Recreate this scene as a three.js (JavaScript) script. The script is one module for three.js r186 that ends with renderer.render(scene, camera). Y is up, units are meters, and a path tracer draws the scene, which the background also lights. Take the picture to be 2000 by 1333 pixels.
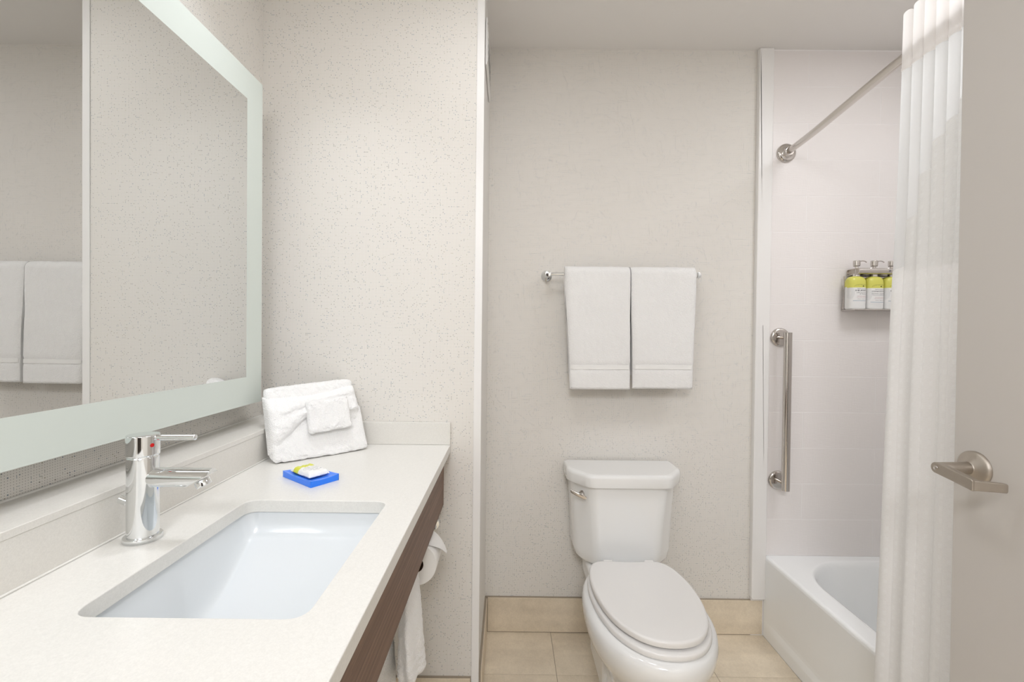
import * as THREE from 'three';
import { RoundedBoxGeometry } from 'three/addons/geometries/RoundedBoxGeometry.js';
import { mergeGeometries, mergeVertices } from 'three/addons/utils/BufferGeometryUtils.js';
import { RectAreaLightUniformsLib } from 'three/addons/lights/RectAreaLightUniformsLib.js';
import { ImprovedNoise } from 'three/addons/math/ImprovedNoise.js';

// ------------------------------------------------------------------ camera, light, exposure
const scene = new THREE.Scene();
scene.background = new THREE.Color(0x000000);
const EYE = 1.2562;
const camera = new THREE.PerspectiveCamera(2 * Math.atan(1333 / 2 / 900) * 180 / Math.PI, 2000 / 1333, 0.02, 30);
camera.position.set(0, EYE, 0);
camera.rotation.order = 'YXZ';
camera.rotation.set(-0.0111, 0.0029, 0.0103);
camera.setViewOffset(2000, 1333, 11.2, 5.55, 2000, 1333);      // the photograph is cropped a little off the lens axis
const renderer = new THREE.WebGLRenderer({ antialias: true });
renderer.toneMapping = THREE.LinearToneMapping;
renderer.toneMappingExposure = 0.96;
renderer.shadowMap.enabled = true;
const LAMP_COLOR = new THREE.Color(0.97, 1.0, 1.07);
const DOWNLIGHTS = [                                              // recessed, round: x, z, intensity, label
  [-0.5, -1.05, 1.2, 'recessed white ceiling downlight above the wash basin'],
];
const PANELS = [                                                  // flush square ceiling lights, some added as fill: x, z, side, intensity, label
  [0.02, -0.9, 0.26, 15, 'square flush ceiling light in the middle of the bathroom'],
  [-0.05, 1.2, 0.7, 23.5, 'added square fill light on the entry passage ceiling'],  // unseen fill lamp, added to even out the light on the walls
  [1.4, -0.95, 0.45, 10, 'added square fill light on the ceiling above the bathtub'],  // unseen lamp, added to brighten the shower tiles
];

// ------------------------------------------------------------------ helpers
let seed = 20240611;
const rnd = () => { seed = (seed * 1664525 + 1013904223) >>> 0; return seed / 4294967296; };
const perlin = new ImprovedNoise();
const noise = (x, y, z = 0) => perlin.noise(x + 31.7, y + 17.3, z + 5.9);
const clamp = (x, a = 0, b = 1) => Math.min(b, Math.max(a, x));
const sstep = (a, b, x) => { const t = clamp((x - a) / (b - a)); return t * t * (3 - 2 * t); };
const lerp = (a, b, t) => a + (b - a) * t;
const smin = (a, b, k) => { const h = clamp(0.5 + 0.5 * (b - a) / k); return b + (a - b) * h - k * h * (1 - h); };
const names = new Map();
function numbered(n) { const k = names.get(n) || 0; names.set(n, k + 1); return k ? `${n}_${String(k).padStart(3, '0')}` : n; }
function meta(o, label, category, group, kind) {
  o.userData.label = label; if (category) o.userData.category = category;
  if (group) o.userData.group = group; if (kind) o.userData.kind = kind;
  return o;
}
function thing(name, label, category, group, kind) {
  const g = new THREE.Group(); g.name = numbered(name); scene.add(g);
  return meta(g, label, category, group, kind);
}
function part(name, geo, mat, parent, label) {
  const m = new THREE.Mesh(geo, mat); m.name = name; m.castShadow = m.receiveShadow = true; parent.add(m);
  if (label) m.userData.label = label;
  return m;
}
function single(name, geo, mat, label, category, group, kind) {
  const m = part(numbered(name), geo, mat, scene); return meta(m, label, category, group, kind);
}
// uv in metres from the dominant face direction (x,y,z in scene coordinates)
function metreUV(geo, ox = 0, oy = 0) {
  const g = geo.index ? geo.toNonIndexed() : geo;
  const p = g.attributes.position, uv = new Float32Array(p.count * 2);
  const a = new THREE.Vector3(), b = new THREE.Vector3(), c = new THREE.Vector3(), n = new THREE.Vector3();
  for (let i = 0; i < p.count; i += 3) {
    a.fromBufferAttribute(p, i); b.fromBufferAttribute(p, i + 1); c.fromBufferAttribute(p, i + 2);
    n.subVectors(b, a).cross(c.clone().sub(a));
    const ax = Math.abs(n.x), ay = Math.abs(n.y), az = Math.abs(n.z);
    [a, b, c].forEach((v, k) => {
      let u, w;
      if (ax >= ay && ax >= az) { u = v.z; w = v.y; } else if (ay >= az) { u = v.x; w = v.z; } else { u = v.x; w = v.y; }
      uv[2 * (i + k)] = u + ox; uv[2 * (i + k) + 1] = w + oy;
    });
  }
  g.setAttribute('uv', new THREE.BufferAttribute(uv, 2));
  return g;
}
// a box between two corners; depth Z counts away from the camera (z = -Z)
function slab(x0, x1, y0, y1, Z0, Z1, r = 0, ox = 0, oy = 0) {
  const w = x1 - x0, h = y1 - y0, d = Math.abs(Z1 - Z0);
  const g = r > 0 ? new RoundedBoxGeometry(w, h, d, 3, r) : new THREE.BoxGeometry(w, h, d);
  g.translate((x0 + x1) / 2, (y0 + y1) / 2, -(Z0 + Z1) / 2);
  return metreUV(g, ox, oy);
}
// grid surface: f(u,v) -> [x,y,z], uv from fuv(u,v) in metres
function sheet(nu, nv, f, fuv, closeU = false) {
  const pos = [], uv = [], idx = [];
  for (let j = 0; j <= nv; j++) for (let i = 0; i <= nu; i++) {
    const u = i / nu, v = j / nv; pos.push(...f(u, v)); uv.push(...(fuv ? fuv(u, v) : [u, v]));
  }
  const W = nu + 1;
  for (let j = 0; j < nv; j++) for (let i = 0; i < nu; i++) {
    const a = j * W + i, b = a + 1, c = a + W, d = c + 1;
    idx.push(a, b, d, a, d, c);
  }
  const g = new THREE.BufferGeometry();
  g.setAttribute('position', new THREE.Float32BufferAttribute(pos, 3));
  g.setAttribute('uv', new THREE.Float32BufferAttribute(uv, 2));
  g.setIndex(idx); g.computeVertexNormals();
  if (closeU) {                                              // weld the normals along the seam
    const n = g.attributes.normal;
    for (let j = 0; j <= nv; j++) {
      const a = j * W, b = a + nu, v = [0, 1, 2].map(k => n.array[3 * a + k] + n.array[3 * b + k]);
      const l = Math.hypot(...v) || 1;
      for (let k = 0; k < 3; k++) n.array[3 * a + k] = n.array[3 * b + k] = v[k] / l;
    }
  }
  return g;
}
// loft through rings (arrays of equal length of [x,y,z]); closed rings, caps at both ends
function loft(rings, capA = true, capB = true, uvs = 1) {
  const n = rings[0].length, m = rings.length;
  const per = [0]; for (let i = 1; i <= n; i++) { const a = rings[m >> 1][i - 1], b = rings[m >> 1][i % n]; per.push(per[i - 1] + Math.hypot(a[0] - b[0], a[1] - b[1], a[2] - b[2])); }
  const len = [0]; for (let j = 1; j < m; j++) { const a = rings[j - 1][0], b = rings[j][0]; len.push(len[j - 1] + Math.hypot(a[0] - b[0], a[1] - b[1], a[2] - b[2])); }
  const g = sheet(n, m - 1, (u, v) => rings[Math.round(v * (m - 1))][Math.round(u * n) % n], (u, v) => [per[Math.round(u * n)] * uvs, len[Math.round(v * (m - 1))] * uvs], true);
  const list = [g];
  const cap = (ring, flip) => {
    const c = [0, 1, 2].map(k => ring.reduce((s, p) => s + p[k], 0) / n);
    const pos = [...c], uv = [c[0], c[2]], idx = [];
    ring.forEach(p => { pos.push(...p); uv.push(p[0], p[2]); });
    for (let i = 0; i < n; i++) { const a = 1 + i, b = 1 + (i + 1) % n; idx.push(0, ...(flip ? [b, a] : [a, b])); }
    const q = new THREE.BufferGeometry();
    q.setAttribute('position', new THREE.Float32BufferAttribute(pos, 3)); q.setAttribute('uv', new THREE.Float32BufferAttribute(uv, 2));
    q.setIndex(idx); q.computeVertexNormals(); list.push(q);
  };
  if (capA) cap(rings[0], true);
  if (capB) cap(rings[m - 1], false);
  return mergeGeometries(list);
}
// polygon with rounded corners, equal number of points for equal corners
function roundPoly(pts, r, seg = 5) {
  const out = [], n = pts.length;
  pts.forEach((p, i) => {
    const a = pts[(i + n - 1) % n], b = pts[(i + 1) % n];
    const la = Math.hypot(a[0] - p[0], a[1] - p[1]), lb = Math.hypot(b[0] - p[0], b[1] - p[1]);
    const rr = Math.min(Array.isArray(r) ? r[i] : r, la * 0.48, lb * 0.48);
    const s = [p[0] + (a[0] - p[0]) / la * rr, p[1] + (a[1] - p[1]) / la * rr], e = [p[0] + (b[0] - p[0]) / lb * rr, p[1] + (b[1] - p[1]) / lb * rr];
    for (let k = 0; k <= seg; k++) { const t = k / seg, q = 1 - t; out.push([q * q * s[0] + 2 * q * t * p[0] + t * t * e[0], q * q * s[1] + 2 * q * t * p[1] + t * t * e[1]]); }
  });
  return out;
}
const place = (g, [x, y, z], rx = 0, ry = 0, rz = 0) => { g.rotateX(rx); g.rotateY(ry); g.rotateZ(rz); g.translate(x, y, z); return g; };
function rodBetween(a, b, r, r2 = r, seg = 24) {
  const A = new THREE.Vector3(...a), B = new THREE.Vector3(...b), d = B.clone().sub(A), L = d.length();
  const g = new THREE.CylinderGeometry(r2, r, L, seg); g.translate(0, L / 2, 0);
  g.applyQuaternion(new THREE.Quaternion().setFromUnitVectors(new THREE.Vector3(0, 1, 0), d.normalize()));
  g.translate(...a); return g;
}
function latheAlong(profile, a, dir, seg = 40) {           // profile [r, t] along dir from a
  const g = new THREE.LatheGeometry(profile.map(p => new THREE.Vector2(...p)), seg);
  g.applyQuaternion(new THREE.Quaternion().setFromUnitVectors(new THREE.Vector3(0, 1, 0), new THREE.Vector3(...dir).normalize()));
  g.translate(...a); return g;
}

// ------------------------------------------------------------------ textures
function dataTex(w, h, fn, metres, srgb = true) {
  const d = new Uint8Array(w * h * 4);
  for (let y = 0; y < h; y++) for (let x = 0; x < w; x++) {
    const c = fn(x, y), i = (y * w + x) * 4;
    d[i] = clamp(c[0], 0, 255); d[i + 1] = clamp(c[1], 0, 255); d[i + 2] = clamp(c[2], 0, 255); d[i + 3] = 255;
  }
  const t = new THREE.DataTexture(d, w, h, THREE.RGBAFormat);
  t.wrapS = t.wrapT = THREE.RepeatWrapping; t.magFilter = t.minFilter = THREE.LinearFilter;
  if (srgb) t.colorSpace = THREE.SRGBColorSpace;
  const m = Array.isArray(metres) ? metres : [metres, metres];
  t.repeat.set(1 / m[0], 1 / m[1]); t.needsUpdate = true;
  return t;
}
// printed wallpaper: 4.5 mm grid of dots, some large, some joined to dashes
const wallpaperTex = (() => {
  const C = 6, N = 341, S = C * N, base = [234, 230, 223];
  const px = new Float32Array(S * S * 3);
  for (let i = 0; i < S * S; i++) { px[3 * i] = base[0]; px[3 * i + 1] = base[1]; px[3 * i + 2] = base[2]; }
  const inks = [[118, 122, 124], [118, 112, 102], [98, 112, 126], [156, 150, 128], [132, 140, 142]];
  const dab = (x, y, ink, a) => { const i = 3 * (((y % S + S) % S) * S + (x % S + S) % S); for (let k = 0; k < 3; k++) px[i + k] = lerp(px[i + k], ink[k], a); };
  for (let j = 0; j < N; j++) for (let i = 0; i < N; i++) {
    const r = rnd(), x = i * C + 2, y = j * C + 2, ink = inks[Math.floor(rnd() * 5)];
    if (r < 0.07) {
      for (let a = -1; a <= 1; a++) for (let b = -1; b <= 1; b++) dab(x + a, y + b, ink, a && b ? 0.55 : 0.95);
    } else if (r < 0.095) { for (let a = 0; a <= 5; a++) dab(x + a, y, ink, 0.7); } 
    else if (r < 0.12) { for (let a = 0; a <= 5; a++) dab(x, y + a, ink, 0.7); }
    else { dab(x, y, inks[1], 0.7); dab(x + 1, y, inks[1], 0.3); dab(x, y + 1, inks[1], 0.3); dab(x + 1, y + 1, inks[1], 0.12); }
  }
  return dataTex(S, S, (x, y) => { const i = 3 * (y * S + x); return [px[i], px[i + 1], px[i + 2]]; }, N * 0.0045);
})();
const tileable = (x, y, f, n) => {                           // value noise on a torus
  const h = (i, j) => { const s = Math.sin(((i % f + f) % f) * 127.1 + ((j % f + f) % f) * 311.7 + n * 74.7) * 43758.5453; return s - Math.floor(s); };
  const fx = x * f, fy = y * f, i = Math.floor(fx), j = Math.floor(fy), u = fx - i, v = fy - j, a = u * u * (3 - 2 * u), b = v * v * (3 - 2 * v);
  return lerp(lerp(h(i, j), h(i + 1, j), a), lerp(h(i, j + 1), h(i + 1, j + 1), a), b);
};
const terryBump = dataTex(512, 512, (x, y) => {
  const u = x / 512, v = y / 512;
  const q = 0.5 * tileable(u, v, 128, 1) + 0.3 * tileable(u, v, 200, 2) + 0.2 * tileable(u, v, 40, 3);
  return [q * 255, q * 255, q * 255];
}, 0.16, false);
const quartzTex = dataTex(512, 512, (x, y) => {
  const u = x / 512, v = y / 512, n = tileable(u, v, 256, 4), m = tileable(u, v, 90, 5), s = (n - 0.5) * 7 + (m - 0.5) * 4;
  return [233 + s, 231 + s, 225 + s];
}, 0.3);
const splashTex = dataTex(512, 512, (x, y) => {
  const u = x / 512, v = y / 512, n = tileable(u, v, 256, 6), m = tileable(u, v, 120, 7), s = (n - 0.5) * 7 + (m - 0.5) * 4;
  return [229 + s, 226 + s, 219 + s];
}, 0.3);
const woodTex = dataTex(1024, 256, (x, y) => {
  const u = x / 1024, v = y / 256;
  const g = tileable(u * 1, v, 96, 8), f = 0.5 * tileable(u, v + 0.02 * tileable(u, v, 4, 9), 48, 10), st = tileable(v, u / 64, 64, 11);
  const line = tileable(v + 0.004 * Math.sin(u * 6.283 * 2), Math.floor(u * 4) / 4, 128, 12);
  const s = (st - 0.5) * 26 + (line - 0.5) * 22 + (g - 0.5) * 6 + (f - 0.25) * 10;
  return [116 + s, 89 + s * 0.9, 73 + s * 0.8];
}, [1.2, 0.2]);
const stoneTex = dataTex(1024, 1024, (x, y) => {
  const u = x / 1024, v = y / 1024;
  const a = tileable(u, v, 6, 13), b = tileable(u * 1, v, 24, 14), c = tileable(u, v, 300, 15), d = tileable(u, v, 80, 16);
  const st = tileable(v + 0.01 * a, u / 12, 40, 17);
  const s = (a - 0.5) * 14 + (b - 0.5) * 8 + (c - 0.5) * 9 + (d - 0.5) * 6 + (st - 0.5) * 10;
  return [228 + s, 214 + s, 191 + s];
}, 1.1);
const wallTileBump = dataTex(512, 512, (x, y) => {           // fine woven relief pressed into the wall tiles
  const u = x / 512, v = y / 512;
  const q = 0.55 * tileable(u, v, 8, 18) * 0.2 + 0.5 * tileable(v, Math.floor(u * 16) / 16, 160, 19) + 0.3 * tileable(u, Math.floor(v * 12) / 12, 120, 20);
  return [q * 255, q * 255, q * 255];
}, 0.3, false);
const curtainTex = dataTex(256, 256, (x, y) => {             // dobby squares woven into the cloth, fine horizontal slubs
  const sx = x % 128, sy = y % 128, sq = sx > 36 && sx < 86 && sy > 34 && sy < 84 ? 4 : 0;
  const s = (tileable(y / 256, x / 2560, 128, 21) - 0.5) * 7;
  return [251 + sq + s, 250 + sq + s, 248 + sq + s];
}, [0.058, 0.058]);
const curtainBump = dataTex(256, 256, (x, y) => {
  const sx = x % 128, sy = y % 128, sq = sx > 36 && sx < 86 && sy > 34 && sy < 84 ? 120 : 0;
  const q = 60 + sq + tileable(y / 256, x / 256, 128, 22) * 60; return [q, q, q];
}, [0.058, 0.058], false);
const brushBump = dataTex(256, 256, (x, y) => { const q = 255 * tileable(y / 256, x / 4096, 128, 23); return [q, q, q]; }, 0.03, false);

// ------------------------------------------------------------------ materials
const S = (o) => new THREE.MeshStandardMaterial(o), P = (o) => new THREE.MeshPhysicalMaterial(o);
const M = {
  wallpaper: S({ map: wallpaperTex, roughness: 0.75 }),
  paint: S({ color: 0xebe8e3, roughness: 0.6 }),
  ceiling: S({ color: 0xf1eeea, roughness: 0.85 }),
  trim: S({ color: 0xf1efec, roughness: 0.35 }),
  grout: S({ color: 0xa39684, roughness: 0.9 }),
  stone: S({ map: stoneTex, roughness: 0.5 }),
  wallTile: S({ color: 0xf0ebe8, roughness: 0.3, bumpMap: wallTileBump, bumpScale: 0.0003 }),
  tileGrout: S({ color: 0xfaf7f5, roughness: 0.6 }),
  quartz: P({ map: quartzTex, roughness: 0.3 }),
  splash: P({ map: splashTex, roughness: 0.32 }),
  ceramic: P({ color: 0xf3f4f3, roughness: 0.12, clearcoat: 0.4, clearcoatRoughness: 0.05 }),
  basin: P({ color: 0xe1e5e7, roughness: 0.15 }),
  acrylic: P({ color: 0xfafbfa, roughness: 0.18 }),
  toilet: P({ color: 0xf6f6f4, roughness: 0.1, clearcoat: 0.3, clearcoatRoughness: 0.05 }),
  seat: P({ color: 0xf1efec, roughness: 0.22 }),
  chrome: S({ color: 0xe8eaeb, metalness: 1, roughness: 0.05 }),
  steel: S({ color: 0xcfcac5, metalness: 1, roughness: 0.14 }),
  nickel: S({ color: 0xbdb5ab, metalness: 1, roughness: 0.36, bumpMap: brushBump, bumpScale: 0.00005 }),
  mirror: S({ color: 0xdfe0df, metalness: 1, roughness: 0.0 }),
  frost: P({ color: 0xcfd6cf, roughness: 0.6, emissive: new THREE.Color(0.06, 0.063, 0.058), emissiveIntensity: 1 }),
  glassEdge: P({ color: 0xcfe0d8, roughness: 0.2 }),
  darkMetal: S({ color: 0x8d8d8d, metalness: 0.6, roughness: 0.5 }),
  terry: P({ color: 0xfbfaf8, roughness: 1, bumpMap: terryBump, bumpScale: 0.0021, sheen: 0.3, sheenRoughness: 0.8 }),
  woven: P({ color: 0xf4f3f0, roughness: 0.9, sheen: 0.2 }),
  wood: S({ map: woodTex, roughness: 0.5 }),
  darkWood: S({ color: 0x2d231d, roughness: 0.5 }),
  paper: S({ color: 0xf3f1ed, roughness: 0.95 }),
  card: S({ color: 0x6b5340, roughness: 0.9 }),
  blue: P({ color: 0x2080ff, roughness: 0.35, clearcoat: 0.3 }),
  red: S({ color: 0xd01818, roughness: 0.3 }),
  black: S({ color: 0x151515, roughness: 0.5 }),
  door: S({ color: 0xcfcac4, roughness: 0.55 }),
  curtain: P({ map: curtainTex, bumpMap: curtainBump, bumpScale: 0.00006, roughness: 1, transmission: 0.3, thickness: 0, specularIntensity: 0.1, side: THREE.DoubleSide }),
  header: P({ color: 0xfaf7f4, roughness: 1, transmission: 0.4, thickness: 0, specularIntensity: 0.1, side: THREE.DoubleSide }),
  sheer: P({ color: 0xf0f1f0, roughness: 0.85, transmission: 0.6, thickness: 0, specularIntensity: 0.1, side: THREE.DoubleSide }),
  plasticWhite: P({ color: 0xefefed, roughness: 0.3 }),
  yellow: P({ color: 0xe0dd6a, roughness: 0.3 }),
  glow: S({ color: 0xffffff, emissive: new THREE.Color(1, 0.95, 0.88), emissiveIntensity: 3 }),
};

// ------------------------------------------------------------------ the room
const H = 2.44, ZB = 1.9297, ZE = 1.474, XL = -0.787, XE = -0.1053, XR = -0.0845, XTUB = 1.082, XFAR = 1.845, ZN = 0.41, ZBACK = -1.6;
const struct = (name, geo, mat, label, cat) => single(name, geo, mat, label, cat, null, 'structure');
struct('wall_left', slab(XL - 0.1, XL, 0, H, ZBACK, ZE + 0.02), M.wallpaper, 'dotted wallpaper wall behind the lighted mirror', 'wall');
struct('wall_vanity', slab(XL, XE, 0, H, ZE, ZE + 0.02), M.wallpaper, 'dotted wallpaper wall at the end of the countertop', 'wall');
struct('wall_return', slab(XL - 0.1, XR, 0, H, ZE + 0.02, ZB + 0.1), M.paint, 'plain white side wall that carries the vent grille', 'wall');
struct('wall_back', slab(XR, 1.03, 0, H, ZB, ZB + 0.1, 0, 0.4), M.wallpaper, 'dotted wallpaper wall behind the toilet and hanging towels', 'wall');
struct('wall_right', slab(XFAR, XFAR + 0.1, 0, H, ZN - 0.1, ZB + 0.1), M.paint, 'white wall along the far side of the bathtub', 'wall');
struct('wall_alcove', slab(1.03, XFAR, 0, H, ZN - 0.1, ZN), M.paint, 'white wing wall at the near end of the bathtub', 'wall');
struct('wall_passage', slab(1.03, 1.13, 0, H, ZBACK, ZN - 0.1), M.paint, 'white passage wall that carries the door', 'wall');
struct('wall_near', slab(XL - 0.1, 1.13, 0, H, ZBACK - 0.1, ZBACK), M.paint, 'white wall of the entry passage facing the toilet', 'wall');
struct('ceiling', slab(XL - 0.1, XFAR + 0.1, H, H + 0.1, ZBACK - 0.1, ZB + 0.1), M.ceiling, 'smooth white bathroom ceiling', 'ceiling');
// corner guard on the edge of the vanity wall
{
  const g = mergeGeometries([slab(XE - 0.001, XR + 0.002, 0.0, H, ZE - 0.003, ZE, 0.001), slab(XR, XR + 0.002, 0.0, H, ZE, ZE + 0.022)]);
  struct('trim_1', g, M.trim, 'slim white corner guard where the vanity wall ends', 'trim');
}
// floor with single tiles
{
  const f = thing('floor', 'floor of large beige stone tiles with thin joints', 'floor', null, 'structure');
  part('floor_bed', slab(XL - 0.1, XFAR + 0.1, -0.1, -0.0015, ZBACK - 0.1, ZB + 0.1), M.grout, f);
  const gx = 0.59, gz = 0.305, gap = 0.0018;
  for (let i = -2; i < 2; i++) for (let j = -10; j < 2; j++) {
    const x0 = Math.max(XL, 0.193 + i * gx + gap / 2), x1 = Math.min(XTUB, 0.193 + (i + 1) * gx - gap / 2);
    const Z0 = Math.max(ZBACK, 1.682 + (j - 1) * gz + gap / 2), Z1 = Math.min(ZB, 1.682 + j * gz - gap / 2);
    if (x1 - x0 < 0.02 || Z1 - Z0 < 0.02) continue;
    part('tile', slab(x0, x1, -0.009, 0.0, Z0, Z1, 0.001, rnd() * 3, rnd() * 3), M.stone, f);
  }
}
function baseboard(name, label, boxes, bed) {
  const b = thing(name, label, 'baseboard', null, 'structure');
  part('grout_bed', bed, M.grout, b);
  for (const q of boxes) part('tile', slab(...q, 0.0015, rnd() * 3, rnd() * 3), M.stone, b);
}
baseboard('baseboard_back', 'beige stone tile baseboard behind the toilet',
  [[XR + 0.012, 0.5, 0.003, 0.146, ZB - 0.0105, ZB - 0.001], [0.503, XTUB - 0.004, 0.003, 0.146, ZB - 0.0105, ZB - 0.001]], slab(XR + 0.001, XTUB - 0.001, 0, 0.148, ZB - 0.008, ZB));
baseboard('baseboard_return', 'beige stone tile baseboard below the white side wall',
  [[XR + 0.001, XR + 0.0105, 0.003, 0.146, ZE + 0.026, ZB - 0.014]], slab(XR, XR + 0.008, 0, 0.148, ZE + 0.024, ZB - 0.012));
baseboard('baseboard_vanity', 'beige stone tile baseboard under the countertop end wall',
  [[XL + 0.002, -0.5, 0.003, 0.146, ZE - 0.0105, ZE - 0.001], [-0.497, XE - 0.004, 0.003, 0.146, ZE - 0.0105, ZE - 0.001]], slab(XL, XE - 0.002, 0, 0.148, ZE - 0.008, ZE));

// tiled tub surround: long tiles in running bond
function tiledWall(name, label, bed, mk, u0, u1, first) {
  const w = thing(name, label, 'wall', null, 'structure');
  part('tile_bed', bed, M.tileGrout, w);
  const row = 0.1497, y0 = 1.2387 - 7 * row, gap = 0.0016;
  for (let r = -2; r < 20; r++) {
    const a = Math.max(0.3, y0 + r * row + gap / 2), b = Math.min(H, y0 + (r + 1) * row - gap / 2);
    if (b - a < 0.01) continue;
    const off = (r & 1) ? 0.2985 : 0;
    for (let k = -2; k < 6; k++) {
      const c = Math.max(u0, first + off + k * 0.597 + gap / 2), d = Math.min(u1, first + off + (k + 1) * 0.597 - gap / 2);
      if (d - c < 0.01) continue;
      part('tile', mk(c, d, a, b), M.wallTile, w);
    }
  }
}
tiledWall('wall_tub', 'white tiled shower wall above the end of the bathtub', slab(1.03, XFAR, 0, H, ZB - 0.0088, ZB + 0.1),
  (c, d, a, b) => slab(c, d, a, b, ZB - 0.0095, ZB - 0.002, 0.001, rnd(), rnd()), 1.08, XFAR - 0.002, 1.2354);
tiledWall('wall_shower', 'white tiled shower wall along the bathtub', slab(XFAR - 0.0088, XFAR, 0.3, H, ZN, ZB - 0.01),
  (c, d, a, b) => slab(XFAR - 0.0095, XFAR - 0.002, a, b, c, d, 0.001, rnd(), rnd()), ZN + 0.002, ZB - 0.012, 0.6);
// white edge moulding of the surround
{
  const sh = new THREE.Shape(roundPoly([[1.0252, 0.155], [1.0845, 0.155], [1.0845, H], [1.0252, H]], [0.012, 0.004, 0.001, 0.001], 6).map(p => new THREE.Vector2(...p)));
  const g = new THREE.ExtrudeGeometry(sh, { depth: 0.016, bevelEnabled: true, bevelSize: 0.004, bevelThickness: 0.004, bevelSegments: 3, bevelOffset: -0.004 });
  g.translate(0, 0, -ZB + 0.002);
  struct('trim_2', metreUV(g), M.trim, 'tall white edge moulding between wallpaper and shower tiles', 'trim');
}

// ------------------------------------------------------------------ lamps
for (const [x, z, power, label] of DOWNLIGHTS) {
  const t = thing('ceiling_downlight', label, 'ceiling light');
  part('trim_ring', latheAlong([[0.062, 0], [0.062, 0.004], [0.08, 0.006], [0.085, 0.003], [0.085, 0]], [x, H - 0.0065, z], [0, 1, 0]), M.trim, t);
  part('diffuser', latheAlong([[0.0001, 0], [0.06, 0], [0.06, 0.003], [0.0001, 0.003]], [x, H - 0.004, z], [0, 1, 0]), M.glow, t);
  const l = new THREE.SpotLight(LAMP_COLOR, power, 0, 0.85, 0.8, 2);
  l.position.set(x, H - 0.02, z); l.target.position.set(x, 0, z); l.castShadow = true; l.shadow.radius = 2.5; l.shadow.mapSize.set(1024, 1024);
  scene.add(l, l.target);
}
RectAreaLightUniformsLib.init();
for (const [x, z, side, power, label] of PANELS) {
  const t = thing('ceiling_panel', label, 'ceiling light');
  part('lamp_frame', slab(x - side / 2 - 0.02, x + side / 2 + 0.02, H - 0.03, H - 0.0005, -z - side / 2 - 0.02, -z + side / 2 + 0.02, 0.006), M.trim, t);
  part('diffuser', slab(x - side / 2, x + side / 2, H - 0.034, H - 0.0295, -z - side / 2, -z + side / 2, 0.002), M.glow, t);
  const l = new THREE.RectAreaLight(LAMP_COLOR, power, side, side);
  l.position.set(x, H - 0.036, z); l.lookAt(x, 0, z); scene.add(l);
}

// ------------------------------------------------------------------ vanity
const HC = 0.8974, XC = -0.1794, ZV = 0.1;                     // top, front edge, near end
const SX0 = -0.545, SX1 = -0.25, SZ0 = 0.569, SZ1 = 0.97;      // basin cut-out
{
  const sh = new THREE.Shape();                                  // plan: x, Z
  const XB = -0.6699 - 0.115;
  sh.moveTo(XB, ZV); sh.lineTo(XC, ZV); sh.lineTo(XC, ZE - 0.001); sh.lineTo(XB, ZE - 0.001); sh.closePath();
  const hole = new THREE.Path(roundPoly([[SX0, SZ0], [SX0, SZ1], [SX1, SZ1], [SX1, SZ0]], 0.028, 8).map(p => new THREE.Vector2(...p)));
  sh.holes.push(hole);
  const g = new THREE.ExtrudeGeometry(sh, { depth: 0.0224, bevelEnabled: true, bevelSize: 0.0018, bevelThickness: 0.0018, bevelOffset: -0.0018, bevelSegments: 3 });
  g.rotateX(-Math.PI / 2); g.translate(0, HC - 0.0242, 0);
  const top = thing('countertop', 'off-white quartz vanity countertop around the wash basin', 'countertop');
  part('slab', metreUV(g), M.quartz, top);
  const lip = part('front_edge', slab(XC - 0.019, XC - 0.001, HC - 0.0265, HC - 0.0235, ZV, ZE - 0.002, 0.001), M.quartz, top);
}
{
  const b = thing('backsplash_ledge', 'off-white quartz ledge running below the lighted mirror', 'backsplash');
  part('face_panel', slab(-0.688, -0.6705, HC + 0.0003, 0.9715, ZV, ZE - 0.001, 0.0003), M.splash, b);
  part('cap', slab(-0.785, -0.6695, 0.9716, 0.984, ZV, ZE - 0.001, 0.0012), M.splash, b);
  part('caulk_line', slab(-0.6706, -0.6665, HC + 0.0001, HC + 0.003, ZV, ZE - 0.013, 0.0012), M.quartz, b);
  part('wall_caulk', new THREE.CylinderGeometry(0.003, 0.003, ZE - ZV - 0.004, 10).rotateX(Math.PI / 2).translate(XL + 0.0025, 0.9845, -(ZE + ZV) / 2), M.quartz, b);
}
{
  single('end_splash', slab(-0.668, XC, HC + 0.0003, 0.9687, ZE - 0.012, ZE - 0.001, 0.0012), M.splash, 'short off-white quartz upstand behind the folded towel', 'backsplash');
}
{
  const v = thing('vanity_apron', 'brown wood-grain apron board below the countertop edge', 'vanity');
  part('front_board', slab(-0.222, -0.2, 0.703, HC - 0.027, ZV, ZE - 0.002, 0.001), M.wood, v);
  part('support_panel', slab(XL + 0.002, -0.224, 0.703, HC - 0.027, ZV, ZV + 0.02), M.wood, v);
  part('support_bracket', slab(XL + 0.002, -0.224, 0.80, HC - 0.027, ZE - 0.025, ZE - 0.003), M.wood, v);
}
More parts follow.
